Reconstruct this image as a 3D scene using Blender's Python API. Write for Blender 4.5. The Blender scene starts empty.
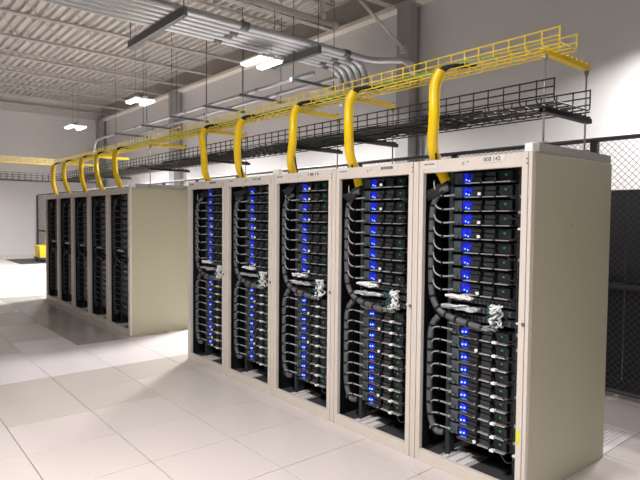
import bpy, math, random
from mathutils import Vector, Matrix
random.seed(7)
S = bpy.context.scene
COL = S.collection

# ------------------------------------------------------------------ camera, world, light, exposure
CAM = (1.5641, -2.8249, 1.6067); YAW, PITCH, ROLL, FPX = 0.8707, -0.0413, 0.0093, 550.58
_f = Vector((-math.sin(YAW)*math.cos(PITCH), math.cos(YAW)*math.cos(PITCH), math.sin(PITCH)))
_r = Vector((math.cos(YAW), math.sin(YAW), 0)); _u = _r.cross(_f)
_r2 = _r*math.cos(ROLL)+_u*math.sin(ROLL); _u2 = -_r*math.sin(ROLL)+_u*math.cos(ROLL)
cam = bpy.data.objects.new('camera', bpy.data.cameras.new('camera')); COL.objects.link(cam)
M = Matrix((_r2, _u2, -_f)).transposed().to_4x4(); M.translation = Vector(CAM)
cam.matrix_world = M
cam.data.sensor_width = 36; cam.data.lens = FPX*36/640; cam.data.clip_start = 0.05
S.camera = cam
w = bpy.data.worlds.new('world'); S.world = w; w.use_nodes = True
w.node_tree.nodes['Background'].inputs[0].default_value = (0.8, 0.85, 0.9, 1)
w.node_tree.nodes['Background'].inputs[1].default_value = 0.05
S.view_settings.view_transform = 'Standard'; S.view_settings.look = 'None'
S.view_settings.exposure = 0.0; S.view_settings.gamma = 1; S.view_settings.use_curve_mapping = False
S.cycles.max_bounces = 8; S.cycles.diffuse_bounces = 5
S.cycles.sample_clamp_indirect = 6

LIGHT_Z = 4.2
LAMP_W = 150.0         # watts of one lens
LAMP_SPREAD = 152
FIXTURES = [(-6.23, 2.42, 1.05), (-10.7, 2.15, 1.4), (-15.6, 2.17, 1.45), (-.45, 3.95, .6),
            (-.8, -3.0, .72), (3.4, -3.2, .65), (-18.9, -3.0, .45)]      # x, y, output; the last is unseen, added to brighten the left wall
def lamp(x, y, z, power):
    l = bpy.data.lights.new('lens_light', 'AREA'); l.shape = 'RECTANGLE'; l.size = .56; l.size_y = 0.11
    l.energy = power; l.color = (1.0, 0.968, 0.955); l.spread = math.radians(LAMP_SPREAD)
    o = bpy.data.objects.new('lens_light', l); COL.objects.link(o); o.location = (x, y, z)
    return o
for fx, fy, fp in FIXTURES:
    for s in (-.16, .16):
        lamp(fx, fy+s, LIGHT_Z-.06, LAMP_W*fp)

# ------------------------------------------------------------------ materials
MATS = {}
def mat(name, rgb, rough=.5, metal=0., noise=0., scale=8., emit=None, es=0., bump=0., spec=.5, stretch=None):
    if name in MATS: return MATS[name]
    m = bpy.data.materials.new(name); m.use_nodes = True; nt = m.node_tree
    b = nt.nodes['Principled BSDF']
    def lin(c): return c/12.92 if c <= .04045 else ((c+.055)/1.055)**2.4
    c = [lin(v/255) for v in rgb]
    b.inputs['Base Color'].default_value = (*c, 1); b.inputs['Roughness'].default_value = rough
    b.inputs['Metallic'].default_value = metal; b.inputs['Specular IOR Level'].default_value = spec
    if noise or bump:
        tc = nt.nodes.new('ShaderNodeTexCoord'); n = nt.nodes.new('ShaderNodeTexNoise')
        n.inputs['Scale'].default_value = scale; n.inputs['Detail'].default_value = 4
        src = tc.outputs['Object']
        if stretch:
            mp = nt.nodes.new('ShaderNodeMapping'); mp.inputs['Scale'].default_value = stretch
            nt.links.new(src, mp.inputs[0]); src = mp.outputs[0]
        nt.links.new(src, n.inputs['Vector'])
        if noise:
            r = nt.nodes.new('ShaderNodeMix'); r.data_type = 'RGBA'
            r.inputs['A'].default_value = (*[max(0, v*(1-noise)) for v in c], 1)
            r.inputs['B'].default_value = (*[min(1, v*(1+noise)) for v in c], 1)
            nt.links.new(n.outputs['Fac'], r.inputs['Factor']); nt.links.new(r.outputs['Result'], b.inputs['Base Color'])
        if bump:
            bp = nt.nodes.new('ShaderNodeBump'); bp.inputs['Strength'].default_value = bump; bp.inputs['Distance'].default_value = .01
            nt.links.new(n.outputs['Fac'], bp.inputs['Height']); nt.links.new(bp.outputs[0], b.inputs['Normal'])
    if emit:
        b.inputs['Emission Color'].default_value = (*[lin(v/255) for v in emit], 1); b.inputs['Emission Strength'].default_value = es
    MATS[name] = m
    return m
m_wall = mat('painted_wall', (210, 210, 210), .8, noise=.03, scale=2)
m_wains = mat('dark_wall_paint', (60, 61, 65), .7, noise=.05, scale=3)
m_wains2 = mat('darker_wall_paint', (50, 51, 54), .7, noise=.05, scale=3)
m_base = mat('grey_baseboard', (60, 60, 62), .6)
m_deck = mat('painted_deck', (193, 190, 186), .6, noise=.08, scale=1.5, stretch=(.3, 2, 1))
m_steel = mat('primer_steel', (190, 187, 183), .55, noise=.06, scale=4)
m_column = mat('column_paint', (158, 158, 158), .5, noise=.04, scale=3)
m_tile = mat('tile_laminate', (208, 199, 195), .33, noise=.025, scale=14, spec=.4)
m_tile_w = mat('tile_laminate_new', (228, 221, 223), .33, noise=.02, scale=14, spec=.4)
m_tile_d = mat('tile_laminate_old', (198, 190, 184), .33, noise=.03, scale=14, spec=.4)
m_tile_g = mat('tile_laminate_grey', (178, 173, 167), .26, noise=.03, scale=14, spec=.5)
m_under = mat('subfloor', (104, 90, 80), .9)
m_slot = mat('tile_slot', (120, 116, 118), .8)
m_cab = mat('cabinet_beige', (214, 205, 195), .42, noise=.015, scale=6)
m_side = mat('cabinet_side', (180, 176, 153), .45, noise=.015, scale=4)
m_black = mat('black_panel', (22, 23, 26), .5, noise=.1, scale=10)
m_rack = mat('rack_steel', (58, 66, 68), .4, metal=.3, noise=.1, scale=12)
m_ear = mat('grey_panel', (92, 102, 104), .35, metal=.5, noise=.1, scale=20)
m_chassis = mat('server_black', (34, 36, 40), .35, metal=.2, noise=.15, scale=30)
m_bay = mat('drive_bay', (62, 65, 68), .35, metal=.5, noise=.3, scale=60)
m_lip = mat('bright_metal', (205, 206, 210), .3, metal=.6, noise=.1, scale=40)
m_white_pl = mat('white_plastic', (238, 238, 236), .4, noise=.02)
m_ledglow = mat('led_glow', (20, 24, 120), .3, emit=(28, 40, 235), es=.9, noise=.01)  # emissive patch imitating the light the blue LEDs spill around them
_nt = m_ledglow.node_tree; _b = _nt.nodes['Principled BSDF']; _n = _nt.nodes.new('ShaderNodeTexNoise'); _n.inputs['Scale'].default_value = 60
_tc = _nt.nodes.new('ShaderNodeTexCoord'); _mr = _nt.nodes.new('ShaderNodeMapRange'); _oi = _nt.nodes.new('ShaderNodeObjectInfo'); _ad = _nt.nodes.new('ShaderNodeVectorMath')
_nt.links.new(_tc.outputs['Object'], _ad.inputs[0]); _nt.links.new(_oi.outputs['Location'], _ad.inputs[1]); _nt.links.new(_ad.outputs[0], _n.inputs['Vector'])
_mr.inputs[1].default_value = .36; _mr.inputs[2].default_value = .66; _mr.inputs[3].default_value = .08; _mr.inputs[4].default_value = 1.1
_nt.links.new(_n.outputs['Fac'], _mr.inputs[0]); _nt.links.new(_mr.outputs[0], _b.inputs['Emission Strength'])
m_led = mat('blue_led', (80, 110, 255), .3, emit=(70, 110, 255), es=7., noise=.01)
m_ledoff = mat('dark_led', (20, 22, 60), .3, noise=.05)
m_green = mat('green_led', (20, 120, 50), .3, emit=(30, 190, 70), es=.35, noise=.01)
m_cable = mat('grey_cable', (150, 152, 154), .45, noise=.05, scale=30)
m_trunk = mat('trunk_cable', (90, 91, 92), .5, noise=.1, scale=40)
m_trunk_shaded = mat('shaded_trunk_cable', (56, 57, 59), .5, noise=.1, scale=40)  # loom grey darkened to put the far row's shade into the colour
m_tie = mat('velcro_tie', (16, 16, 17), .9, noise=.1, scale=40)
m_blackc = mat('black_cable', (24, 24, 26), .75, noise=.1, scale=30)
m_silver = mat('silver_cable', (200, 202, 206), .3, metal=.4, noise=.12, scale=30)
m_teal = mat('teal_cable', (52, 92, 104), .45, noise=.05)
m_yel = mat('yellow_tube', (247, 208, 8), .35, noise=.03, scale=10)
m_yelw = mat('yellow_wire', (252, 222, 60), .4, noise=.03, scale=10)
m_yels = mat('yellow_strut', (240, 204, 40), .45, noise=.05, scale=10)
m_fib = mat('green_fibre', (150, 190, 110), .45, noise=.1)
m_blw = mat('black_wire', (24, 24, 26), .45, noise=.05)
m_galv = mat('galvanised', (150, 152, 155), .4, metal=.6, noise=.12, scale=14)
m_cond = mat('conduit_steel', (186, 190, 194), .35, metal=.55, noise=.08, scale=6)
m_strut = mat('dark_strut', (112, 114, 117), .5, metal=.4, noise=.08, scale=10)
m_fence = mat('fence_steel', (92, 92, 94), .45, metal=.3, noise=.06, scale=10)
m_fencew = mat('fence_wire', (92, 92, 95), .45, metal=.3, noise=.05)
m_lens = mat('lamp_lens', (255, 255, 255), .4, emit=(255, 252, 245), es=5., noise=.001)
m_house = mat('lamp_housing', (215, 215, 215), .4, noise=.02)
m_rail = mat('grey_rail', (170, 170, 166), .5, noise=.05, scale=10)
m_ybin = mat('yellow_bin', (238, 202, 40), .5, noise=.04)
m_tape = mat('yellow_tape', (232, 214, 160), .6, noise=.05)
m_paper = mat('label_paper', (216, 209, 203), .7, noise=.01)
m_ink = mat('label_ink', (70, 70, 80), .7, noise=.02)
m_ystick = mat('yellow_sticker', (226, 222, 60), .6, noise=.02)

# ------------------------------------------------------------------ mesh helpers
class MB:
    def __init__(s): s.v = []; s.f = []; s.smooth = []
    def box(s, x0, y0, z0, x1, y1, z1, bev=0.):
        n = len(s.v)
        if bev <= 0:
            s.v += [(x0,y0,z0),(x1,y0,z0),(x1,y1,z0),(x0,y1,z0),(x0,y0,z1),(x1,y0,z1),(x1,y1,z1),(x0,y1,z1)]
            q = [(0,3,2,1),(4,5,6,7),(0,1,5,4),(1,2,6,5),(2,3,7,6),(3,0,4,7)]
            s.f += [tuple(n+i for i in f) for f in q]
        else:
            b = bev
            # chamfered box: 24 vertices
            idx = {}
            for ix, x in ((0,x0),(1,x1)):
                for iy, y in ((0,y0),(1,y1)):
                    for iz, z in ((0,z0),(1,z1)):
                        sx, sy, sz = (1,-1)[ix], (1,-1)[iy], (1,-1)[iz]
                        for ax, p in enumerate(((x, y+sy*b, z+sz*b), (x+sx*b, y, z+sz*b), (x+sx*b, y+sy*b, z))):
                            idx[ix,iy,iz,ax] = len(s.v); s.v.append(p)
            def F(*a): s.f.append(tuple(idx[k] for k in a))
            F((0,0,0,0),(0,0,1,0),(0,1,1,0),(0,1,0,0)); F((1,0,0,0),(1,1,0,0),(1,1,1,0),(1,0,1,0))
            F((0,0,0,1),(1,0,0,1),(1,0,1,1),(0,0,1,1)); F((0,1,0,1),(0,1,1,1),(1,1,1,1),(1,1,0,1))
            F((0,0,0,2),(0,1,0,2),(1,1,0,2),(1,0,0,2)); F((0,0,1,2),(1,0,1,2),(1,1,1,2),(0,1,1,2))
            for i in (0,1):
                for j in (0,1):
                    F((0,i,j,1),(1,i,j,1),(1,i,j,2),(0,i,j,2)); F((i,0,j,0),(i,1,j,0),(i,1,j,2),(i,0,j,2)); F((i,j,0,0),(i,j,1,0),(i,j,1,1),(i,j,0,1))
                    for k in (0,1): F((i,j,k,0),(i,j,k,1),(i,j,k,2))
        return s
    def tube(s, pts, r, n=6, cap=True, lobes=0, rings=None):
        """sweep; r is a number or a list per point"""
        P = [Vector(p) for p in pts]; k = len(P)
        rr = r if isinstance(r, (list, tuple)) else [r]*k
        T = [(P[min(i+1,k-1)]-P[max(i-1,0)]).normalized() for i in range(k)]
        a = Vector((0,0,1)) if abs(T[0].z) < .9 else Vector((1,0,0))
        N = (a - T[0]*a.dot(T[0])).normalized(); base = len(s.v)
        for i in range(k):
            N = (N - T[i]*N.dot(T[i])).normalized(); B = T[i].cross(N)
            for j in range(n):
                t = 2*math.pi*j/n; q = rr[i]*(1-.16*abs(math.cos(lobes*t/2)) if lobes else 1)
                s.v.append(tuple(P[i]+(N*math.cos(t)+B*math.sin(t))*q))
        for i in range(k-1):
            for j in range(n):
                j2 = (j+1) % n
                s.f.append((base+i*n+j, base+i*n+j2, base+(i+1)*n+j2, base+(i+1)*n+j))
        if cap:
            s.f.append(tuple(base+j for j in reversed(range(n)))); s.f.append(tuple(base+(k-1)*n+j for j in range(n)))
        return s
    def mesh(s, name, m, smooth=False):
        me = bpy.data.meshes.new(name); me.from_pydata(s.v, [], s.f); me.update()
        if m: me.materials.append(m)
        if smooth: me.polygons.foreach_set('use_smooth', [True]*len(me.polygons))
        # consistent outward normals
        import bmesh
        bm = bmesh.new(); bm.from_mesh(me); bmesh.ops.recalc_face_normals(bm, faces=bm.faces); bm.to_mesh(me); bm.free()
        return me
def link(name, data, parent=None, loc=(0,0,0), rot=None):
    o = bpy.data.objects.new(name, data); COL.objects.link(o)
    if parent: o.parent = parent
    o.location = loc
    if rot: o.rotation_euler = rot
    return o
def tag(o, label=None, cat=None, group=None, kind=None):
    if label: o['label'] = label
    if cat: o['category'] = cat
    if group: o['group'] = group
    if kind: o['kind'] = kind
    return o
def thing(name, label, cat, loc=(0,0,0), group=None):
    return tag(link(name, None, None, loc), label, cat, group)
CACHE = {}
def cached(key, fn):
    if key not in CACHE: CACHE[key] = fn()
    return CACHE[key]
def bez(p0, p1, p2, p3, n=10):
    out = []
    for i in range(n+1):
        t = i/n; a = (1-t)
        out.append(tuple(a**3*p0[k]+3*a*a*t*p1[k]+3*a*t*t*p2[k]+t**3*p3[k] for k in range(3)))
    return out
def spline(pts, n=6):
    """Catmull-Rom through pts"""
    P = [Vector(p) for p in pts]; P = [2*P[0]-P[1]]+P+[2*P[-1]-P[-2]]; out = []
    for i in range(1, len(P)-2):
        for j in range(n):
            t = j/n; a, b, c, d = P[i-1], P[i], P[i+1], P[i+2]
            out.append(tuple(.5*((2*b)+(c-a)*t+(2*a-5*b+4*c-d)*t*t+(3*b-a-3*c+d)*t**3)))
    out.append(tuple(P[-2]))
    return out

# ------------------------------------------------------------------ setting
XL, XR, YB, YFR, ZC = -21.6, 12.0, 5.0, -13.0, 6.1
def structure(name, mb, m, parent=None, smooth=False):
    o = link(name, mb.mesh(name, m, smooth), parent)
    if not parent: o['kind'] = 'structure'
    return o
floor = structure('floor', MB().box(XL-.2, YFR-.2, -.3, XR+.2, YB+.2, -.03), m_under)
wall_back = structure('wall_back', MB().box(XL-.2, YB, -.3, XR+.2, YB+.2, ZC+.2), m_wall)
structure('wall_left', MB().box(XL-.2, YFR-.2, -.3, XL, YB, ZC+.2), m_wall)
structure('wall_right', MB().box(XR, YFR-.2, -.3, XR+.2, YB, ZC+.2), m_wall)
structure('wall_front', MB().box(XL, YFR-.2, -.3, XR, YFR, ZC+.2), m_wall)
structure('baseboard_back', MB().box(XL, YB-.02, 0, XR, YB, .12), m_base)
structure('baseboard_left', MB().box(XL, YFR, 0, XL+.015, YB-.05, .10), mat('pale_baseboard', (205, 200, 195), .6, noise=.03))
# wall joint strips
# floor tiles
T = .6096; GX, GY = -2.4527, -1.3787
tile_me = {}
for key, m in (('n', m_tile), ('w', m_tile_w), ('d', m_tile_d), ('g', m_tile_g)):
    tile_me[key] = MB().box(.0025, .0025, -.03, T-.0025, T-.0025, 0, bev=.0012).mesh('tile', m)
def project(x, y, z):
    d = Vector((x,y,z))-Vector(CAM); q = d.dot(_f)
    if q < .2: return None
    return 320+FPX*d.dot(_r2)/q, 240-FPX*d.dot(_u2)/q
tl = []
for i in range(-32, 25):
    for j in range(-20, 11):
        x, y = GX+i*T, GY+j*T
        if x+T < XL or x > XR or y+T < YFR or y > YB: continue
        cs = [project(x+a*T, y+b*T, 0) for a, b in ((0,0),(1,0),(1,1),(0,1))]
        area = 0
        if all(cs):
            vis = any(-5 < c[0] < 645 and -5 < c[1] < 485 for c in cs)
            hid = (0 < y < .4 and -4.3 < x < -.6) or (0 < y < .4 and -9.9 < x < -6.2)
            area = abs(sum(cs[k][0]*cs[(k+1)%4][1]-cs[(k+1)%4][0]*cs[k][1] for k in range(4)))/2 if vis and not hid else 0
        tl.append((area, i, j, x, y))
tl.sort(reverse=True)
rnd = random.Random(3)
def tile_kind(i, j):
    # j: 0 is the row y -1.38..-0.77 ; 1 -> -0.77..-0.16 ; 2 -> -0.16..0.45
    if j in (1, 2, 3, 4) and -5 <= i <= -4: return 'w'
    if j == 0 and -6 <= i <= -4: return 'w'
    if j in (-1, -2) and i in (-5, -4): return 'w'
    if j in (1, 2) and -13 <= i <= -6: return 'g'
    if j == 0 and i in (-9, -10): return 'g'
    if j == 0 and i in (-7, -8): return 'n'
    if i == -3 and j in (0, 1, 2): return 'd'
    if i in (-3, -2) and j in (-1, 0): return 'd'
    return 'n'
far = {k: MB() for k in tile_me}
for n, (area, i, j, x, y) in enumerate(tl):
    if (i, j) == (3, 4): continue                         # the perforated tile
    k = tile_kind(i, j)
    if n < 285 and area > 0:
        link('tile', tile_me[k], floor, (x, y, 0))
    else:
        far[k].box(x+.0025, y+.0025, -.03, x+T-.0025, y+T-.0025, 0)
for k, mb in far.items():
    if mb.v:
        o = link('floor_tiles', mb.mesh('floor_tiles', {'n': m_tile, 'w': m_tile_w, 'd': m_tile_d, 'g': m_tile_g}[k]), floor); o['kind'] = 'stuff'
# perforated vent tile: a frame and bars
px, py = GX+3*T, GY+4*T
mb = MB(); b = .045
mb.box(.002, .002, -.03, T-.002, b, 0).box(.002, T-b, -.03, T-.002, T-.002, 0).box(.002, b, -.03, b, T-b, 0).box(T-b, b, -.03, T-.002, T-b, 0)
pv = link('perforated_tile', mb.mesh('perforated_tile', m_tile_w), floor, (px, py, 0))
mb = MB(); nn = 17; st = (T-2*b)/nn
for k in range(nn+1):
    mb.box(b+k*st-.0085, b, -.02, b+k*st+.0085, T-b, -.001)
    mb.box(b, b+k*st-.0085, -.02, T-b, b+k*st+.0085, -.0012)
g = link('perforated_grid', mb.mesh('perforated_grid', m_tile_w), pv); g['kind'] = 'stuff'
# yellow tape far away on the floor
o = link('floor_tape', MB().box(-15.45, -6.5, 0, -15.3, 1.2, .001).mesh('floor_tape', m_tape)); tag(o, 'pale yellow tape line across the floor before the far white wall', 'floor tape')

# ceiling: corrugated deck (ribs along x)
mb = MB(); y = YFR-.2; prof = []
while y < YB+.2:
    prof += [(y, ZC-.075), (y+.07, ZC-.075), (y+.095, ZC), (y+.175, ZC)]; y += .2
n = len(prof)
for x in (XL-.2, XR+.2): mb.v += [(x, p[0], p[1]) for p in prof]
for x in (XL-.2, XR+.2): mb.v += [(x, p[0], p[1]+.02) for p in prof]
for i in range(n-1):
    mb.f.append((i, i+1, n+i+1, n+i)); mb.f.append((2*n+i, 3*n+i, 3*n+i+1, 2*n+i+1))
mb.f += [tuple(range(0, 0))] if False else []
ceiling = structure('ceiling', mb, m_deck)
# joists along y, children of the ceiling
JB, JT = 5.48, 6.03
def joist_chords():
    mb = MB()
    for z in (JB, JT):
        for s in (-1, 1):
            mb.box(s*.012 if s > 0 else -.062, -12.9, z, .062 if s > 0 else -.012, 4.85, z+.008)
            mb.box(.012 if s > 0 else -.018, -12.9, z if z == JB else z-.045, .018 if s > 0 else -.012, 4.85, z+.05 if z == JB else z+.008)
    return mb.mesh('joist', m_steel)
def joist_web():
    mb = MB(); p = -12.85; st = .92
    while p+st < 4.85:
        mb.tube([(0, p, JB+.03), (0, p+st/2, JT-.01)], .008, 5); mb.tube([(0, p+st/2, JT-.01), (0, p+st, JB+.03)], .008, 5); p += st
    return mb.mesh('joist_web', m_steel)
jx = [-20.2, -18.75, -17.1, -15.42, -13.85, -12.15, -10.5, -8.85, -7.2, -5.5, -3.8, -2.1, -.4, 1.3, 3.0, 4.7, 6.4, 8.1, 9.8, 11.5]
for x in jx:
    j = link('joist', cached('joist', joist_chords), ceiling, (x, 0, 0))
    link('joist_web', cached('joist_web', joist_web), j)
# bridging rods across joists
for yb in (-3.2, .1, 2.9):
    for a, c in zip(jx[:-10], jx[1:-9]):
        mb = MB(); mb.tube([(a, yb, JB+.02), (c, yb, JT-.03)], .008, 5); mb.tube([(a, yb, JT-.03), (c, yb, JB+.02)], .008, 5)
        link('bridging_rod', mb.mesh('bridging_rod', m_steel), ceiling)
# girder along the back wall and two more columns
gd = MB().box(XL, YB-.06, 5.5, XR, YB, 6.05)
girder = structure('girder_web', gd, mat('girder_grey', (160, 155, 149), .6, noise=.05, scale=3), ceiling)
structure('girder_flange', MB().box(XL, YB-.2, 5.42, XR, YB, 5.5), mat('flange_paint', (226, 221, 212), .6, noise=.05, scale=3), ceiling)
structure('girder_plate', MB().box(XL, YB-.16, 6.0, XR, YB-.06, 6.04), m_steel, ceiling)
structure('edge_beam', MB().box(XL, YFR, 5.45, XL+.12, YB-.2, 5.75), m_steel, ceiling)
def column(x0, x1):
    mb = MB()
    mb.box(x0, YB-.3, -.03, x1, YB-.28, 5.42).box(x0, YB-.05, -.03, x1, YB-.031, 5.42).box((x0+x1)/2-.012, YB-.28, -.03, (x0+x1)/2+.012, YB-.05, 5.42)
    mb.box(x0+.05, YB-.27, -.03, x1-.02, YB-.06, 5.42)
    o = structure('column', mb, m_column)
    structure('column_base', MB().box(x0-.06, YB-.36, -.03, x1+.06, YB-.031, .02), m_column, o)
    structure('column_cap', MB().box(x0-.04, YB-.32, 5.38, x1+.04, YB-.031, 5.42), m_column, o)
    return o
column(-5.27, -4.97); column(-14.75, -14.4); column(XL+.02, XL+.36)

# ------------------------------------------------------------------ cabinets
W, D, H = .8162, 1.0218, 1.978
ORD = ['first', 'second', 'third', 'fourth', 'fifth', 'sixth', 'seventh', 'eighth', 'ninth', 'tenth']
NCAB = ['nearest cabinet', 'second near row cabinet', 'middle near row cabinet', 'fourth near row cabinet', 'last near row cabinet']
FCAB = ['first far row cabinet', 'second far row cabinet', 'middle far row cabinet', 'fourth far row cabinet', 'last far row cabinet']
UP = [1.822-.0863*k for k in range(9)]         # lower edge of each upper server
LO = [.862-.0811*k for k in range(9)]
RX0, RX1, RY = .215, .668, .12                   # rack opening and face depth
def cabinet(name_i, far, x, y0, wd, cap_end, tube_x):
    W = wd
    nm = (FCAB if far else NCAB)[name_i]
    lab = {0: 'beige server cabinet, first of the %s row, with bare side panel facing the aisle',
           1: 'beige open server cabinet, second of the %s row from its bare side panel',
           2: 'beige open server cabinet in the middle of the %s row of five',
           3: 'beige open server cabinet, fourth of the %s row from its bare side panel',
           4: 'beige open server cabinet closing the distant end of the %s row'}[name_i] % ('far' if far else 'near')
    t = thing('server_cabinet', lab, 'cabinet', (x, y0, 0), 'server cabinets of the %s row' % ('far' if far else 'near'))
    C = lambda key, fn: cached((key, far, cap_end), fn)
    s = W/.8162
    def add(nm, fn, m, key=None, **k):
        return link(nm, cached((nm, key, W), lambda: fn().mesh(nm, m)), t, **k)
    # front frame: two posts each with a recessed seam, header, plinth
    for side in (0, 1):
        xx = 0.001 if side == 0 else W-.061
        add('front_post', lambda: MB().box(xx, 0, 0, xx+.036 if side else xx+.022, .035, H, bev=.002).box(xx+.039 if side else xx+.025, .003, .0, xx+.06, .035, H, bev=.002), m_cab, side)
    add('header', lambda: MB().box(.062, .002, 1.898, W-.062, .04, H, bev=.002), m_cab)
    add('plinth', lambda: MB().box(.062, .002, 0, W-.062, .04, .075, bev=.002), m_cab)
    tx = tube_x
    mb = MB().box(.003, .041, H-.018, W-.003, .055, H).box(.003, .175, H-.018, W-.003, D, H)
    mb.box(.003, .055, H-.018, tx-.075, .175, H).box(tx+.075, .055, H-.018, W-.003, .175, H)
    link('top_panel', mb.mesh('top_panel', m_cab), t)
    add('base_panel', lambda: MB().box(.02, .041, .02, W-.02, D-.03, .05), m_base)
    add('back_door', lambda: MB().box(.003, D-.02, .0, W-.003, D, H-.02), m_black)
    for xx in (.021, W-.026): add('side_liner', lambda: MB().box(xx, .041, .051, xx+.005, D-.021, H-.02), m_black, xx)
    # end panels
    if cap_end == 1:
        sp = link('side_panel', cached(('side', W), lambda: MB().box(W-.019, .036, 0, W+.001, D, H, bev=.003).mesh('side_panel', m_side)), t); sp['label'] = 'flat olive beige side panel with a small round latch'
        l = MB().tube([(W+.001, .482, 1.574), (W+.005, .482, 1.574)], .013, 14); l.box(W+.001, .42, 1.571, W+.003, .45, 1.575)
        link('side_latch', l.mesh('side_latch', m_rail), sp)
        tr = MB().box(W-.075, .09, H+.0005, W-.008, D+.0, H+.009).box(W-.014, .09, H+.009, W-.008, D, H+.05).box(W-.075, .09, H+.009, W-.069, D, H+.05).box(W-.075, .09, H+.05, W-.052, D, H+.055).box(W-.031, .09, H+.05, W-.008, D, H+.055)
        r = link('top_rail', tr.mesh('top_rail', m_rail), t); r['label'] = 'grey channel rail along the top edge'
        cc = link('corner_cap', MB().box(W-.055, .012, H+.0005, W-.006, .088, H+.050, bev=.004).mesh('corner_cap', m_white_pl), t); cc['label'] = 'white cap at the front end of the rail'
    if cap_end == 2 or name_i == 4:
        link('side_panel', cached(('side2', W), lambda: MB().box(-.001, .036, 0, .019, D, H, bev=.003).mesh('side_panel', m_side)), t)
    # lock and screws on the right post
    add('door_lock', lambda: MB().tube([(W-.03, -.004, 1.02), (W-.03, .001, 1.02)], .011, 12), m_strut)
    add('post_screw', lambda: MB().tube([(W-.03, -.002, 1.94), (W-.03, .001, 1.94)], .005, 8).tube([(W-.03, -.002, 1.915), (W-.03, .001, 1.915)], .005, 8), m_strut)
    # mounting rails
    for xx, a in ((RX0-.03, 0), (RX1+.002, 1)):
        add('mounting_rail', lambda: MB().box(xx, RY, .051, xx+.028, RY+.02, H-.02).box(xx if a == 0 else xx+.024, RY+.02, .051, xx+.004 if a == 0 else xx+.028, RY+.09, H-.02), m_rack, xx)
    add('cable_channel', lambda: MB().box(.075, .30, .051, .082, .36, 1.9).box(.11, .30, .051, .117, .36, 1.9).box(.082, .33, .051, .11, .334, 1.9), m_black)
    add('filler_panel', lambda: MB().box(.128, .20, .36, .184, .204, 1.84), m_ear)
    # base slots of bright tile seen through the cable cutout
    add('base_tray', lambda: MB().box(.17, .06, .051, .40, .30, .053), m_rail)
    for q, (xa, xb) in enumerate(((.20, .225), (.25, .30), (.32, .37))):
        add('base_slat', lambda: MB().box(xa, .07, .0535, xb, .26, .058), m_tile_w, q)
    # labels on the header
    if not far:
        pl = link('name_label', cached('lab1', lambda: MB().box(.06, -.001, 1.925, .175, .002, H-.008).mesh('name_label', m_paper)), t)
        pl['label'] = 'pale paper label with grey lettering'
        r = random.Random(name_i)
        k = MB(); q = .072
        while q < .15:
            ww = r.uniform(.004, .011); k.box(q, -.0018, 1.948, q+ww, -.0009, 1.957); q += ww+.004
        link('lettering', k.mesh('lettering', m_ink), pl)
        pl = link('name_label', cached('lab2', lambda: MB().box(W-.33, -.001, 1.935, W-.165, .002, H-.006).mesh('name_label', m_paper)), t)
        pl['label'] = 'pale paper strip with dark characters'
        if name_i == 0:
            fc = bpy.data.curves.new('lettering', 'FONT'); fc.body = '008 142'; fc.size = .034; fc.extrude = .0006; fc.materials.append(m_ink)
            tmp = bpy.data.objects.new('lettering', fc); me = bpy.data.meshes.new_from_object(tmp); bpy.data.objects.remove(tmp); fo = link('lettering', me, pl, (W-.305, -.0018, 1.943), (math.pi/2, 0, 0))
        else:
            k = MB(); q = W-.315
            while q < W-.19:
                ww = r.uniform(.006, .014); k.box(q, -.0018, 1.943, q+ww, -.0009, 1.963); q += ww+r.choice((.004, .005, .02))
            link('lettering', k.mesh('lettering', m_ink), pl)
        k = MB().box(W*.44, .0008, 1.932, W*.46, .002, 1.952).box(W*.48, .0008, 1.945, W*.50, .002, 1.955)
        link('worn_mark', k.mesh('worn_mark', m_rail), t)
        if name_i == 0:
            o = link('sticker', MB().box(W-.058, -.001, .34, W-.034, .001, .42).mesh('sticker', m_ystick), t); o['label'] = 'small yellow sticker on the front post'
            o = link('sticker', MB().box(W-.058, -.001, .12, W-.03, .001, .335).mesh('sticker', m_paper), t); o['label'] = 'tall white sticker on the front post'
    return t

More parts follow.
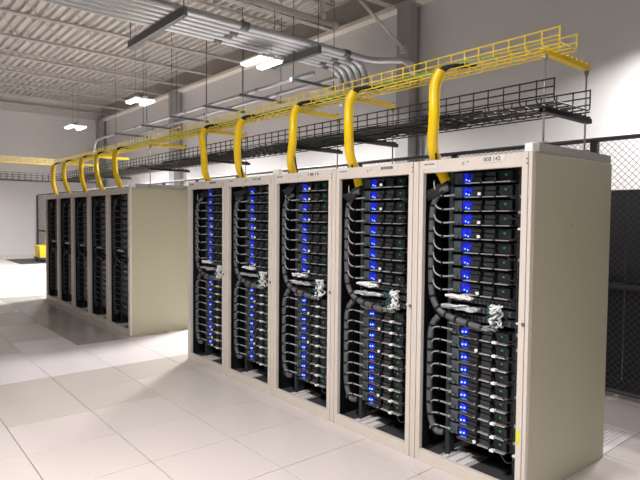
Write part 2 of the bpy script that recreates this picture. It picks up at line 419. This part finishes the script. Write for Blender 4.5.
# server pieces (local: x from rack left, y from face, z from lower edge)
SW = RX1-RX0
def sv(key, m, build): return cached(('sv', key, m.name), lambda: build().mesh(key, m))
def server(x, y, z, far, upper, idx, nm, seed):
    st = 'unlit black server' if far else 'black server with blue LED glow'
    lab = '%s, %s down %s bank, %s' % (st, ORD[idx], 'upper' if upper else 'lower', nm)
    t = thing('server', lab, 'server', (x, y, z), 'servers in the %s' % nm)
    r = random.Random(seed)
    link('chassis', sv('chassis', m_chassis, lambda: MB().box(.001, .004, 0, SW-.001, .72, .074).box(-.0, -.002, .002, .012, .004, .07).box(SW-.012, -.002, .002, SW, .004, .07)), t)
    link('face_plate', sv('face_plate', m_ear, lambda: MB().box(.013, -.004, .004, .068, .0035, .07).box(.02, -.016, .006, .05, -.004, .022)), t)
    if far:
        link('front_lip', sv('front_lip', m_rack, lambda: MB().box(.105, -.05, .001, .43, .003, .0065)), t)
        link('drive_bay', sv('drive_bay', m_chassis, lambda: MB().box(.152, -.03, .012, .40, .003, .064, bev=.002)), t)
        return t
    a, b, c = ((.10, .225), (.245, .32), (.345, .43)) if not upper else ((.12, .225), (.243, .325), (.34, .43))
    for x0, x1 in (a, b, c):
        link('front_lip', cached(('lip', x0, x1), lambda: MB().box(x0, -.05, .001, x1, .003, .0062).mesh('front_lip', m_lip)), t)
    for x0, x1 in ((.228, .241), (.326, .339)):
        link('latch', cached(('latch', x0), lambda: MB().box(x0, -.056, .0, x1, .003, .026, bev=.002).mesh('latch', m_black)), t)
    for q, (x0, x1, z0, z1, d) in enumerate(((.152, .222, .012, .04, .03), (.152, .222, .044, .068, .02), (.248, .318, .012, .036, .03), (.248, .318, .042, .066, .022))):
        link('drive_bay', cached(('bay', q), lambda: MB().box(x0, -d, z0, x1, .003, z1, bev=.002).mesh('drive_bay', m_bay)), t)
    link('fan_module', sv('fan_module', m_chassis, lambda: MB().box(.346, -.025, .01, .43, .003, .066, bev=.002)), t)
    p = link('led_glow', cached(('blueglow', upper), lambda: (MB().box(.076, -.012, .012, .146, .003, .066, bev=.004) if upper else MB().box(.086, -.012, .012, .138, .003, .052, bev=.004)).mesh('led_glow', m_ledglow)), t)
    p['label'] = 'emissive blue patch imitating light spilled around the status LEDs'
    for q, (lx, lz) in enumerate(((.100, .028), (.124, .031)) if not upper else ((.106, .026), (.126, .020))):
        link('blue_lamp', cached(('bl', q, upper), lambda: MB().tube([(lx, -.016, lz), (lx, -.011, lz)], .0062 if not upper else .0045, 8).mesh('blue_lamp', m_led)), p)
    link('green_lamp', sv('green_lamp', m_green, lambda: MB().box(.383, -.030, .04, .394, -.024, .05)), t)
    if not upper:
        link('pull_tab', sv('pull_tab', m_white_pl, lambda: MB().box(.35, -.084, .006, .378, -.056, .020, bev=.002)), t)
        link('top_sled', sv('top_sled', m_bay, lambda: MB().box(.10, -.058, .0065, .215, -.05, .016)), t)
    if r.random() < .3:
        link('white_clip', cached(('clip', upper), lambda: MB().box(.222, -.066, .012, .243, -.057, .030, bev=.002).mesh('white_clip', m_white_pl)), t)
    return t
def patch_cable(x, y, z, far, upper, idx, nm):
    lab = 'grey patch cable to the %s server, %s bank, %s' % (ORD[idx], 'upper' if upper else 'lower', nm)
    t = thing('patch_cable', lab, 'cable', (x, y, z), 'patch cables in the %s' % nm)
    # local origin: server port
    def f():
        if upper:
            pts = bez((-.14, -.03, .10), (-.125, -.05, .0), (-.085, -.055, -.014), (0, -.012, .0), 12)
        else:
            pts = bez((-.14, -.03, -.04), (-.12, -.05, .014), (-.08, -.055, .018), (0, -.012, .0), 12)
        return MB().tube(pts, .0055, 6).mesh('cord', m_trunk if far else m_cable, True)  # far cords get a darker grey that imitates the row's dim light
    link('cord', cached(('cord', upper, far), f), t)
    if not far:
        link('plug', cached('plug', lambda: MB().box(-.010, -.018, -.006, .012, .0, .006, bev=.0015).mesh('plug', m_cable)), t)
        link('tie', cached(('ptie', upper), lambda: MB().tube([(-.062, -.042, -.0075 if upper else .0055), (-.052, -.042, -.0065 if upper else .0045)], .0095, 8).mesh('tie', m_tie)), t)
    return t
def bundle(x, y, far, pts, nm, which):
    t = thing('cable_loom', 'thick %s cable loom with black ties, %s in the %s' % ('shade-darkened' if far else 'grey', which, nm), 'cable bundle', (x, y, 0), 'cable looms in the %s' % nm)
    sp = spline(pts, 8)
    link('sheath', cached(('trunk', which, far), lambda: MB().tube(sp, .021, 14, lobes=7).mesh('sheath', m_trunk_shaded if far else m_trunk, True)), t)
    if True:
        def ties():
            L = 0; out = []
            for a, b in zip(sp[:-1], sp[1:]):
                va, vb = Vector(a), Vector(b); seg = (vb-va).length
                if int((L+seg)/.085) > int(L/.085):
                    d = (vb-va).normalized(); out.append((va-d*.008, va+d*.008))
                L += seg
            return out
        for a, b in cached(('ties', which), ties):
            me = cached(('tie', which, tuple(a)), lambda: MB().tube([a, b], .0233, 12).mesh('tie', m_tie))
            link('tie', me, t)
    return t
def tangle(name, label, cat, loc, m, seed, n, box, rad, dirx=True):
    r = random.Random(seed); mb = MB(); bx, by, bz = box
    for k in range(n):
        p = []
        for q in range(7):
            f = q/6
            if dirx: p.append((f*bx, r.uniform(0, by), r.uniform(-bz, bz)*(.4+.6*math.sin(f*3.1))+ (k/n-.5)*bz))
            else: p.append((r.uniform(0, bx), r.uniform(0, by), f*bz))
        mb.tube(spline(p, 3), rad, 5)
    return tag(link(name, mb.mesh(name, m, True), None, loc), label, cat, None, 'stuff')
def pdu(x, y, far, nm, seed):
    t = thing('power_strip', 'tall black power strip with plugs along the side of the %s' % nm, 'power strip', (x, y, 0), 'power strips in the cabinets')
    link('strip_body', cached('pdu', lambda: MB().box(0, 0, .10, .045, .05, 1.86, bev=.003).mesh('strip_body', m_black)), t)
    r = random.Random(seed)
    if not far:
        for k in range(19):
            z = .22+k*.088+r.uniform(-.012, .012)
            if r.random() < .8:
                me = cached(('plugp', k % 3), lambda: MB().box(-.004+.004*(k%3), -.022, 0, .016+.004*(k%3), 0, .013+.003*(k % 3), bev=.002).mesh('power_plug', m_white_pl if k % 3 == 0 else m_cable))
                link('power_plug', me, t, (r.uniform(0, .02), 0, z))
        mb = MB()
        for k in range(14):
            z = .2+k*.118; q = r.uniform(-.02, .02)
            mb.tube(bez((.01, -.012, z), (-.02, -.05, z-.03), (-.05+q, -.045, z+.02), (-.075, -.005, z+.01), 6), .0045, 5)
        link('power_cords', mb.mesh('power_cords', m_blackc, True), t)['kind'] = 'stuff'
    return t
UPPER_TRUNK = [(.20, .085, 1.80), (.155, .078, 1.785), (.112, .072, 1.735), (.090, .07, 1.66), (.085, .07, 1.56), (.084, .07, 1.40), (.085, .07, 1.24), (.092, .07, 1.13), (.122, .07, 1.05), (.175, .07, 1.0), (.26, .066, .975), (.36, .064, .958), (.47, .064, .945)]
LOWER_TRUNK = [(.135, .092, .965), (.098, .085, .915), (.086, .075, .84), (.084, .075, .70), (.084, .075, .50), (.087, .075, .36), (.108, .072, .27), (.15, .07, .215), (.20, .075, .215)]
def switch(x, y, z, far, which, nm):
    t = thing('network_switch', '%s black network switch between the server banks of the %s' % (which, nm), 'switch', (x, y, z), 'network switches in the %s' % nm)
    link('chassis', cached('swc', lambda: MB().box(.0, 0, 0, SW, .42, .043, bev=.002).mesh('chassis', m_chassis)), t)
    mb = MB()
    def f():
        for k in range(14):
            for q in (0, 1): mb.box(.03+k*.029, -.004, .006+q*.018, .052+k*.029, .001, .020+q*.018)
        return mb.mesh('port_row', m_ear)
    link('port_row', cached('swp', f), t)
    return t
def fill(cab_i, far, x, y0, wd):
    nm = (FCAB if far else NCAB)[cab_i]; ox = x
    sd = cab_i+(50 if far else 0)
    for k, z in enumerate(UP):
        server(ox+RX0, y0+RY, z, far, True, k, nm, sd*100+k)
        if k > 0: patch_cable(ox+RX0+.015, y0+RY-.012, z+.02, far, True, k, nm)
    for k, z in enumerate(LO):
        server(ox+RX0, y0+RY, z, far, False, k, nm, sd*100+20+k)
        patch_cable(ox+RX0+.015, y0+RY-.012, z+.03, far, False, k, nm)
    switch(ox+RX0, y0+RY, 1.075, far, 'upper', nm); switch(ox+RX0, y0+RY, 1.02, far, 'middle', nm); switch(ox+RX0, y0+RY, .963, far, 'lower', nm)
    bundle(ox, y0, far, UPPER_TRUNK, nm, 'upper'); bundle(ox, y0, far, LOWER_TRUNK, nm, 'lower')
    pdu(ox+RX1+.033, y0+.075, far, nm, sd)
    tangle('white_cables', 'bright white bunch of cables across the upper switch of the %s' % nm, 'cables', (ox+RX0-.005, y0+.055, 1.112), m_silver if far else m_white_pl, sd, 9, (.19, .05, .012), .006)
    if not far:
        tangle('silver_cables', 'twisted silver grey cables across the middle switch of the %s' % nm, 'cables', (ox+RX0-.04, y0+.06, 1.045), m_silver, sd+7, 8, (.27, .045, .013), .006)
        tangle('mixed_cables', 'white cable tangle hanging beside the switches of the %s' % nm, 'cables', (ox+RX0+.31, y0+.05, .96), m_white_pl, sd+17, 9, (.085, .06, .13), .0065, False)
        tangle('teal_cables', 'teal cable tangle hanging beside the switches of the %s' % nm, 'cables', (ox+RX0+.28, y0+.04, .97), m_teal, sd+27, 2, (.10, .05, .11), .005, False)
        tangle('grey_cables', 'tan grey cords in a bunch over the lower switch of the %s' % nm, 'cables', (ox+RX0+.02, y0+.07, .945), m_cable, sd+37, 8, (.33, .035, .018), .005)

TUBES_N = [(-.662, -.735), (-1.455, -1.51), (-2.135, -2.285), (-3.0, -3.10), (-3.735, -3.80)]
TUBE_TIP = [.075, .045, .03, .10, -.02, .02, .02, .02, .02, .0]
TUBES_F = [(-6.30, -6.20), (-7.10, -6.98), (-7.82, -7.78), (-8.78, -8.68), (-9.49, -9.50)]
XF, YF, WF = -5.6334, -.0607, .8459
for k in range(5):
    x = -W*(k+1); tx = TUBES_N[k][1]-x
    cabinet(k, False, x, 0, W, 1 if k == 0 else 0, tx); fill(k, False, x, 0, W)
for k in range(5):
    x = XF-WF*(k+1); tx = TUBES_F[k][1]-x
    cabinet(k, True, x, YF, WF, 1 if k == 0 else 0, max(.1, min(WF-.1, tx))); fill(k, True, x, YF, WF)
# small white block lying on the near row's top edge
tag(link('white_block', MB().box(-2.475, .02, H+.001, -2.40, .08, H+.05, bev=.004).mesh('white_block', m_white_pl)), 'small white block on top of the near row above the middle cabinet', 'block')

# ------------------------------------------------------------------ cable trays
def tray_piece_meshes(tag_, w, h, r, m, along='x'):
    pass
def tray(name, label, x0, x1, y0, y1, z0, h, r, m, nside, nbottom, step, axis='x', ends=None):
    """axis x: runs x0..x1 with sides at y0,y1; axis y: runs y (x0..x1 are the y range) with sides at x (y0,y1)"""
    def P(a, b, c): return (a, b, c) if axis == 'x' else (b, a, c)
    t = thing(name, label, 'cable tray', P(x0, y0, z0))
    o = Vector(P(x0, y0, z0)); L = x1-x0; wd = y1-y0
    def lw(b, c):
        me = MB().tube([P(0, 0, 0), P(L, 0, 0)], r, 6).mesh('side_wire', m, True)
        return me
    me = lw(0, 0)
    for k in range(nside):
        for b in (0, wd): link('side_wire', me, t, P(0, b, h*(1-k/nside)))
    for k in range(nbottom):
        link('bottom_wire', me, t, P(0, wd*k/(nbottom-1), 0))
    cr = min(.025, h*.25)
    cw = MB().tube([P(0,0,h), P(0,0,cr), P(0,cr*.3,cr*.3), P(0,cr,0), P(0,wd-cr,0), P(0,wd-cr*.3,cr*.3), P(0,wd,cr), P(0,wd,h)], r, 6).mesh('cross_wire', m, True)
    k = 0; n = int(L/step)
    for k in range(n+1): link('cross_wire', cw, t, P(L-k*step, 0, r*1.2))
    return t
YX1 = .105
tray('wire_cable_tray', 'long yellow wire basket cable tray running above both cabinet rows', -9.48, YX1, .06, .255, 2.545, .088, .0042, m_yelw, 2, 4, .10)
tray('wire_cable_tray', 'long black wire basket tray full of cables below the yellow tray', -9.48, .10, .025, .45, 2.232, .125, .0045, m_blw, 3, 6, .10)
tray('wire_cable_tray', 'yellow wire tray branching across the room before the far wall', -6.4, .05, -9.72, -9.5, 2.545, .088, .0042, m_yelw, 2, 4, .10, 'y')
tray('wire_cable_tray', 'black wire tray branching across the room before the far wall', -6.4, .02, -9.95, -9.5, 2.232, .125, .0045, m_blw, 3, 6, .10, 'y')
# brackets: yellow strut, black strut, two rods; every second cabinet
def strut_mesh(L, m, nm):
    mb = MB(); n = max(2, int(L/.055))
    mb.box(-.02, 0, .006, -.016, L, .034).box(.016, 0, .006, .02, L, .034).box(-.016, 0, .006, .016, L, .010)
    for k in range(n):     # turned-in lips broken by slots
        mb.box(-.024, k*L/n, .030, .024, k*L/n+.026, .044)
    return mb.mesh(nm, m)
BR = [-.02, -1.63, -2.33, -3.93, -5.45, -7.55, -9.2]
names = ['at the near end of the trays', 'between first and second near cabinets', 'above the middle near row cabinet', 'above the last near row cabinet', 'over the gap between the rows', 'above the middle of the far row', 'at the far corner of the trays']
for x, nm in zip(BR, names):
    zt = H+.055 if x == -.02 else None
    t = thing('tray_support', 'yellow strut support holding the cable trays %s' % nm, 'bracket', (x, .13, 2.502), 'tray supports')
    o = link('upper_strut', cached('ystr', lambda: strut_mesh(.54, m_yels, 'upper_strut')), t, (0, 0, .022)); o['label'] = 'yellow slotted strut'
    o = link('lower_strut', cached('bstr', lambda: strut_mesh(.58, m_blw, 'lower_strut')), t, (0, 0, -.300)); o['label'] = 'black slotted strut'
    base = H+(.056 if x == -.02 else .0)-2.502
    for y in (.02, .53):
        link('threaded_rod', cached(('trod', base), lambda: MB().tube([(0,0,base), (0,0,.074)], .006, 7).mesh('threaded_rod', m_galv, True)), t, (0, y, 0))
        link('hex_nut', cached('hnut', lambda: MB().tube([(0,0,.002), (0,0,.026)], .014, 6).tube([(0,0,.066), (0,0,.078)], .014, 6).mesh('hex_nut', m_galv)), t, (0, y, 0))
        link('rod_foot', cached('rfoot', lambda: MB().box(-.022, -.022, 0, .022, .022, .008).mesh('rod_foot', m_galv)), t, (0, y, base))
# wavy cables in the trays
def wavy(x0, x1, y, z, r, m, seed, amp=.03, n=6, step=.16):
    rr = random.Random(seed); pts = []; q = x0; 
    while q < x1: pts.append((q, y+rr.uniform(-amp, amp), z+rr.uniform(-amp*.2, amp*.5))); q += step
    pts.append((x1, y, z)); return MB().tube(spline(pts, 3), r, n)
mb = MB()
for k in range(11):
    m2 = wavy(-9.3, -.2-.12*(k % 6)-random.random()*.5, .06+.34*k/10, 2.248, .009, None, 500+k, .022, 5, .2)
    n = len(mb.v); mb.v += m2.v; mb.f += [tuple(n+i for i in f) for f in m2.f]
tag(link('black_cables', mb.mesh('black_cables', m_blackc, True)), 'thick mass of black cables lying in the black wire tray', 'cables', None, 'stuff')
for k in range(7):
    m2 = wavy(-9.3, -.3-.25*k, .09+.022*k, 2.568+.004*(k % 3), .0055, None, 800+k, .016, 6, .3)
    tag(link('fibre_cable', m2.mesh('fibre_cable', m_fib if k != 3 else m_teal, True)), 'pale green fibre cable lying in the yellow wire tray' if k != 3 else 'teal fibre cable lying in the yellow wire tray', 'cable', 'fibre cables in the yellow tray')
# yellow drop tubes
def drop_tube(xt, xb, y0, lab, far, bulge=0., tip=.03, short=False):
    t = thing('cable_drop_tube', lab, 'tube', (xt, 0, H), 'yellow drop tubes')
    d = xb-xt; e = 0 if far else .0
    pts = [(.025, .014, .560), (.014, .006, .53), (.002, -.004, .49), (-.004+bulge*.3, -.010, .42), (d*.15+.012+bulge, -.016, .27), (d*.7+bulge*.4, .04+y0*.4, .10), (d, .112+y0, .0), (d+tip*.4, .118+y0, -.06), (d+tip, .12+y0, -.135)]
    if not short: pass
    else: pts[-2:] = [(d+tip*.4, .098+y0, -.04), (d+tip*.7, .094+y0, -.074)]
    ze = -.06 if short else -.12; ty = .095 if short else .12
    sp = spline(pts, 9)
    rad = [.0355*(1+.035*(1 if i % 2 else -1)) for i in range(len(sp))]
    link('tube', MB().tube(sp, rad, 14).mesh('tube', m_yel, True), t)
    k = MB()
    for q in range(5):
        a = (q-2)*.012
        k.tube(bez((.025+a*.5, .014+a*.4, .548), (.04+a, .03, .59), (.07+a, .07, .60), (.15+a*2, .12+a, .578), 6), .011, 6)
    o = link('cable_tail', k.mesh('cable_tail', m_blackc, True), t); o['label'] = 'black cables leaving the tube mouth into the tray'
    k = MB()
    for q in range(6):
        a = (q-2.5)*.012
        k.tube(bez((d+tip*.7+a, ty+y0, ze), (d+tip+.01+a, ty-.02+y0, ze-.04), (d+tip-.02+a*2, .045+y0, ze-.09), (d-.04+a, .045+y0, ze-.08-.01*q), 6), .009, 6)
    o = link('cable_tail', k.mesh('cable_tail', m_blackc, True), t); o['label'] = 'black cables leaving the tube inside the cabinet'
    k = MB()
    k.tube(bez((-.045, .03, .45), (-.06, .03, .3), (-.045, .03, .15), (-.03, .06, 0.003), 6), .007, 5)
    o = link('side_cord', k.mesh('side_cord', m_blackc, True), t); o['label'] = 'thin black cord along the tube'
for k, (a, b) in enumerate(TUBES_N): drop_tube(a, b, 0., 'yellow corrugated tube dropping from the tray into the %s' % NCAB[k], False, (0, 0, .01, -.01, .055)[k], TUBE_TIP[k], k > 1)
for k, (a, b) in enumerate(TUBES_F): drop_tube(a, b, YF, 'yellow corrugated tube dropping from the tray into the %s' % FCAB[k], True, (0, .03, .02, .0, .0)[k], TUBE_TIP[5+k], True)

# ------------------------------------------------------------------ chain-link fence
FY, FZ, FX0, FX1 = 2.43, 2.345, -21.3, 9.0
fence = thing('chain_link_fence', 'long dark chain link fence behind the cabinet rows', 'fence', (0, FY, 0))
def rail(nm, z, r): link(nm, MB().tube([(FX0, 0, z), (FX1, 0, z)], r, 10).mesh(nm, m_fence, True), fence)
rail('top_rail', FZ, .022); rail('bottom_rail', .05, .02)
link('middle_rail', MB().tube([(FX0, 0, 1.01), (FX1, 0, 1.01)], .03, 10).mesh('middle_rail', m_base, True), fence)
px = -.73
pm = MB().box(-.03, -.03, 0, .03, .03, FZ-.02).box(-.06, -.06, 0, .06, .06, .01).mesh('fence_post', m_base)
xs = [-.73-1.56*k for k in range(0, 13)]+[.83, 2.39, 3.95, 5.51, 7.07, 8.63, FX0]
for x in xs: link('fence_post', pm, fence, (x, 0, 0))
mb = MB(); sp = .043; q = FX0-FZ
mb2 = MB()
while q < FX1:
    for s in (1, -1):
        a, b = max(q, FX0), min(q+FZ-.06, FX1)
        if b-a < .02: continue
        z = lambda x: .06+(x-q) if s > 0 else FZ-(x-q)
        n = max(2, int((b-a)/.4))
        mb.tube([(a, .006*s, z(a)), (b, .006*s, z(b))], .0023, 4, cap=False)
    q += sp*1.4142
o = link('chain_link_mesh', mb.mesh('chain_link_mesh', m_fencew), fence); o['kind'] = 'stuff'

pt = thing('low_partition', 'dark grey low partition standing behind the chain link fence', 'partition', (0, 2.56, 0))
for k in range(8):
    x = -3.6+k*1.56
    link('upper_panel', cached('pup', lambda: MB().box(0, .0, 1.03, 1.55, .04, 1.885, bev=.004).mesh('upper_panel', m_wains)), pt, (x, 0, 0))
    link('lower_panel', cached('plo', lambda: MB().box(0, .006, .14, 1.55, .04, 1.0, bev=.004).mesh('lower_panel', m_wains2)), pt, (x, 0, 0))
link('panel_rail', MB().box(-3.62, -.01, 1.0, 8.9, .05, 1.03).mesh('panel_rail', m_base), pt)
link('kick_plate', MB().box(-3.62, .0, 0, 8.9, .05, .14).mesh('kick_plate', m_base), pt)

# ------------------------------------------------------------------ ceiling fixtures
FLAB = ['lit twin lens ceiling light nearest, beside the grey conduits', 'lit twin lens ceiling light midway along the back wall', 'lit ceiling light furthest back, before the far white wall',
        'twin lens ceiling light over the fenced cage, close to the back wall', 'twin lens ceiling light over the front aisle, facing the near cabinets', 'dimmer twin lens ceiling light over the front aisle, past the bare side panel',
        'added unseen ceiling light brightening the far white wall from the aisle side']
for i, (fx, fy, fp) in enumerate(FIXTURES):
    t = thing('overhead_light', FLAB[i], 'light', (fx, fy, LIGHT_Z), 'hanging ceiling lights')
    link('housing', cached('fh', lambda: MB().box(-.32, -.05, .0, .32, .05, .06, bev=.008).mesh('housing', m_house)), t)
    for s in (-.16, .16):
        r = link('reflector', cached('fr', lambda: MB().box(-.31, -.085, -.004, .31, .085, .03, bev=.005).mesh('reflector', m_house)), t, (0, s, 0))
        link('lens', cached('fl', lambda: MB().box(-.29, -.065, -.045, .29, .065, -.004, bev=.012).mesh('lens', m_lens)), r)
    link('ballast', cached('fb', lambda: MB().box(-.12, -.045, .06, .12, .045, .11, bev=.004).mesh('ballast', m_strut)), t)
    top = (4.5-.06 if i == 0 else ZC-.05)-LIGHT_Z
    for x in (-.28, .28): link('hanger_cable', cached(('fc', top), lambda: MB().tube([(0,0,.05), (0,0,top)], .004, 5).mesh('hanger_cable', m_strut)), t, (x, 0, 0))

# conduit bundle along y on trapeze hangers
CZ = 4.5
cxs = [-6.52+.165*k for k in range(6)]
for k, x in enumerate(cxs):
    t = thing('conduit', 'thick grey overhead conduit in the bundle, %s counted from the yellow trays outward' % ORD[5-k] if k < 5 else 'thick grey overhead conduit bending along the wall toward the column', 'conduit', (x, -12, CZ), 'overhead conduits')
    r = .058; rb = .36
    if k == 5: pts = [(0,0,0), (0, 16.1, 0)]+[(.42*(1-math.cos(a*math.pi/8)), 16.1+.42*math.sin(a*math.pi/8), -.02*a) for a in (1,2,3,4)]+[(.75, 16.53, -.15), (.90, 16.55, -.25), (.98, 16.56, -.45)]
    else:
        ye = 16.15-.0*k
        pts = [(0,0,0), (0, ye, 0)]+[(0, ye+rb*math.sin(a*math.pi/10), -rb*(1-math.cos(a*math.pi/10))) for a in (1,2,3,4,5)]+[(0, ye+rb, -.7)]
    link('pipe', MB().tube(pts, r, 12).mesh('pipe', m_cond, True), t)
    if k in (0, 2, 3, 5): link('coupling', cached('coup', lambda: MB().tube([(0,-.07,0), (0,.07,0)], .07, 12).mesh('coupling', m_strut, True)), t, (0, 13.74, 0))
    link('coupling', cached('coup', lambda: MB().tube([(0,-.07,0), (0,.07,0)], .07, 12).mesh('coupling', m_strut, True)), t, (0, 16.05-.2*(k % 2), 0))
def trapeze(x0, x1, y, z, label, zt=ZC-.02, axis='x', m=m_strut, hh=.06):
    t = thing('trapeze_hanger', label, 'hanger', ((x0 if axis == 'x' else y), (y if axis == 'x' else x0), z), 'trapeze hangers')
    L = x1-x0
    mb = MB()
    if axis == 'x': mb.box(0, -.03, -hh, L, .03, 0).box(0, -.036, -hh*1.02, L, -.03, -hh*.8).box(0, .03, -hh*1.02, L, .036, -hh*.8)
    else: mb.box(-.03, 0, -hh, .03, L, 0).box(-.036, 0, -hh*1.02, -.03, L, -hh*.8).box(.03, 0, -hh*1.02, .036, L, -hh*.8)
    link('strut', mb.mesh('strut', m), t)
    for q in (.05, L-.05):
        link('hanger_rod', MB().tube([(0,0,-hh-.02), (0,0,zt-z)], .008, 6).mesh('hanger_rod', m_strut), t, (q, 0, 0) if axis == 'x' else (0, q, 0))
trapeze(-7.42, -5.42, .64, CZ-.06, 'wide grey trapeze under the near part of the conduit bundle', hh=.12)
trapeze(-6.85, -5.5, 3.09, CZ-.06, 'wide grey trapeze under the conduit bundle close to the back wall', hh=.12)
trapeze(-7.42, -5.42, -2.0, CZ-.06, 'wide grey trapeze holding the conduit bundle over the front aisle', hh=.12)
# second conduit run along x near the back wall, on struts
SZ = 4.0
sx = [-14.6, -12.6, -10.9, -9.2, -7.75, -6.108]
sn = ['sixth', 'fifth', 'fourth', 'third', 'second', 'first']
for x, nm in zip(sx, sn): trapeze(2.95, 3.98, x, SZ, 'dark strut hanger carrying two thin conduits along the back wall, %s from the near end' % nm, axis='y', hh=.05)
for k, y in enumerate((3.12, 3.62)):
    t = thing('conduit', ('thin pale conduit running along the back wall, the one on the aisle side', 'thin pale conduit running along the back wall, the one on the wall side')[k], 'conduit', (-14.9, y, SZ+.036), 'thin conduits')
    pts = [(0,0,0), (9.2, 0, 0)]
    if k == 0: pts = [(-2.0,0,-1.0), (-2.0, 0, -.4), (-1.9,0,-.15), (-1.65,0,-.02), (0,0,0), (9.2,0,0)]
    link('pipe', MB().tube(pts, .035, 10).mesh('pipe', m_cond, True), t)
    for q in (1.5, 4.5, 7.5): link('coupling', cached('coup2', lambda: MB().tube([(-.05,0,0), (.05,0,0)], .043, 10).mesh('coupling', m_galv, True)), t, (q, 0, 0))
# vertical conduits beside the column
for k, x in enumerate((-4.88, -4.72)):
    t = thing('conduit', ('slim vertical conduit on the back wall touching the grey column', 'slim vertical conduit on the back wall, second beside the grey column')[k], 'conduit', (x, YB-.065, 0), 'wall conduits')
    link('pipe', cached('vp', lambda: MB().tube([(0,0,.0), (0,0,3.6)], .026, 10).mesh('pipe', m_cond, True)), t)
    link('pipe_clamp', cached('vpc', lambda: MB().box(-.05, -.03, 2.6, .05, .035, 2.63).box(-.05, -.03, 3.4, .05, .035, 3.43).mesh('pipe_clamp', m_galv)), t)
# sprinkler main and knee brace
t = thing('sprinkler_pipe', 'white overhead pipe ending in a cap beside the conduits', 'pipe', (-5.84, -4, 5.0))
link('pipe', MB().tube([(0,0,0), (0,7.7,0)], .05, 12).mesh('pipe', m_deck, True), t)
link('riser', MB().tube([(0,7.42,.0), (0,7.42,.95)], .045, 12).tube([(0,7.42,.04), (0,7.42,.12)], .06, 12).mesh('riser', m_deck, True), t)
link('end_cap', MB().tube([(0,7.64,0), (0,7.76,0)], .06, 12).mesh('end_cap', m_deck, True), t)
t = thing('knee_brace', 'slanted pale steel brace from the ceiling to the grey column', 'brace', (-5.10, 4.68, 4.62))
link('brace_bar', MB().tube([(0,0,0), (-.41,-.68,.795), (-.62, -1.0, 1.2)], .032, 8).mesh('brace_bar', m_steel, True), t)
link('gusset', MB().box(-.06, -.02, -.08, .06, .02, .06).mesh('gusset', m_steel), t)

# ------------------------------------------------------------------ far end: yellow cart and mat
t = thing('yellow_cart', 'yellow bin on a black wheeled base before the far white wall', 'cart', (-19.0, 2.12, 0))
link('platform', MB().box(-.35, -.27, .10, .4, .27, .16, bev=.01).mesh('platform', m_base), t)
mb = MB(); mb.v = [(-.3,-.22,.16), (.35,-.22,.16), (.35,.22,.16), (-.3,.22,.16), (-.36,-.26,.56), (.41,-.26,.56), (.41,.26,.56), (-.36,.26,.56)]
mb.f = [(0,3,2,1), (0,1,5,4), (1,2,6,5), (2,3,7,6), (3,0,4,7), (4,5,6,7)]
link('bin', mb.mesh('bin', m_ybin), t)
link('handle', MB().tube([(.0,.05,.56), (0,.05,.88), (0,.22,.90)], .03, 8).mesh('handle', m_ybin, True), t)
for x in (-.25, .3):
    for y in (-.2, .2): link('wheel', cached('wheel', lambda: MB().tube([(0,-.02,.05), (0,.02,.05)], .05, 12).mesh('wheel', m_black)), t, (x, y, 0))
tag(link('floor_mat', MB().box(-20.5, 1.2, 0, -18.2, 2.25, .012, bev=.004).mesh('floor_mat', m_base)), 'dark rubber mat on the floor in front of the yellow bin', 'mat')
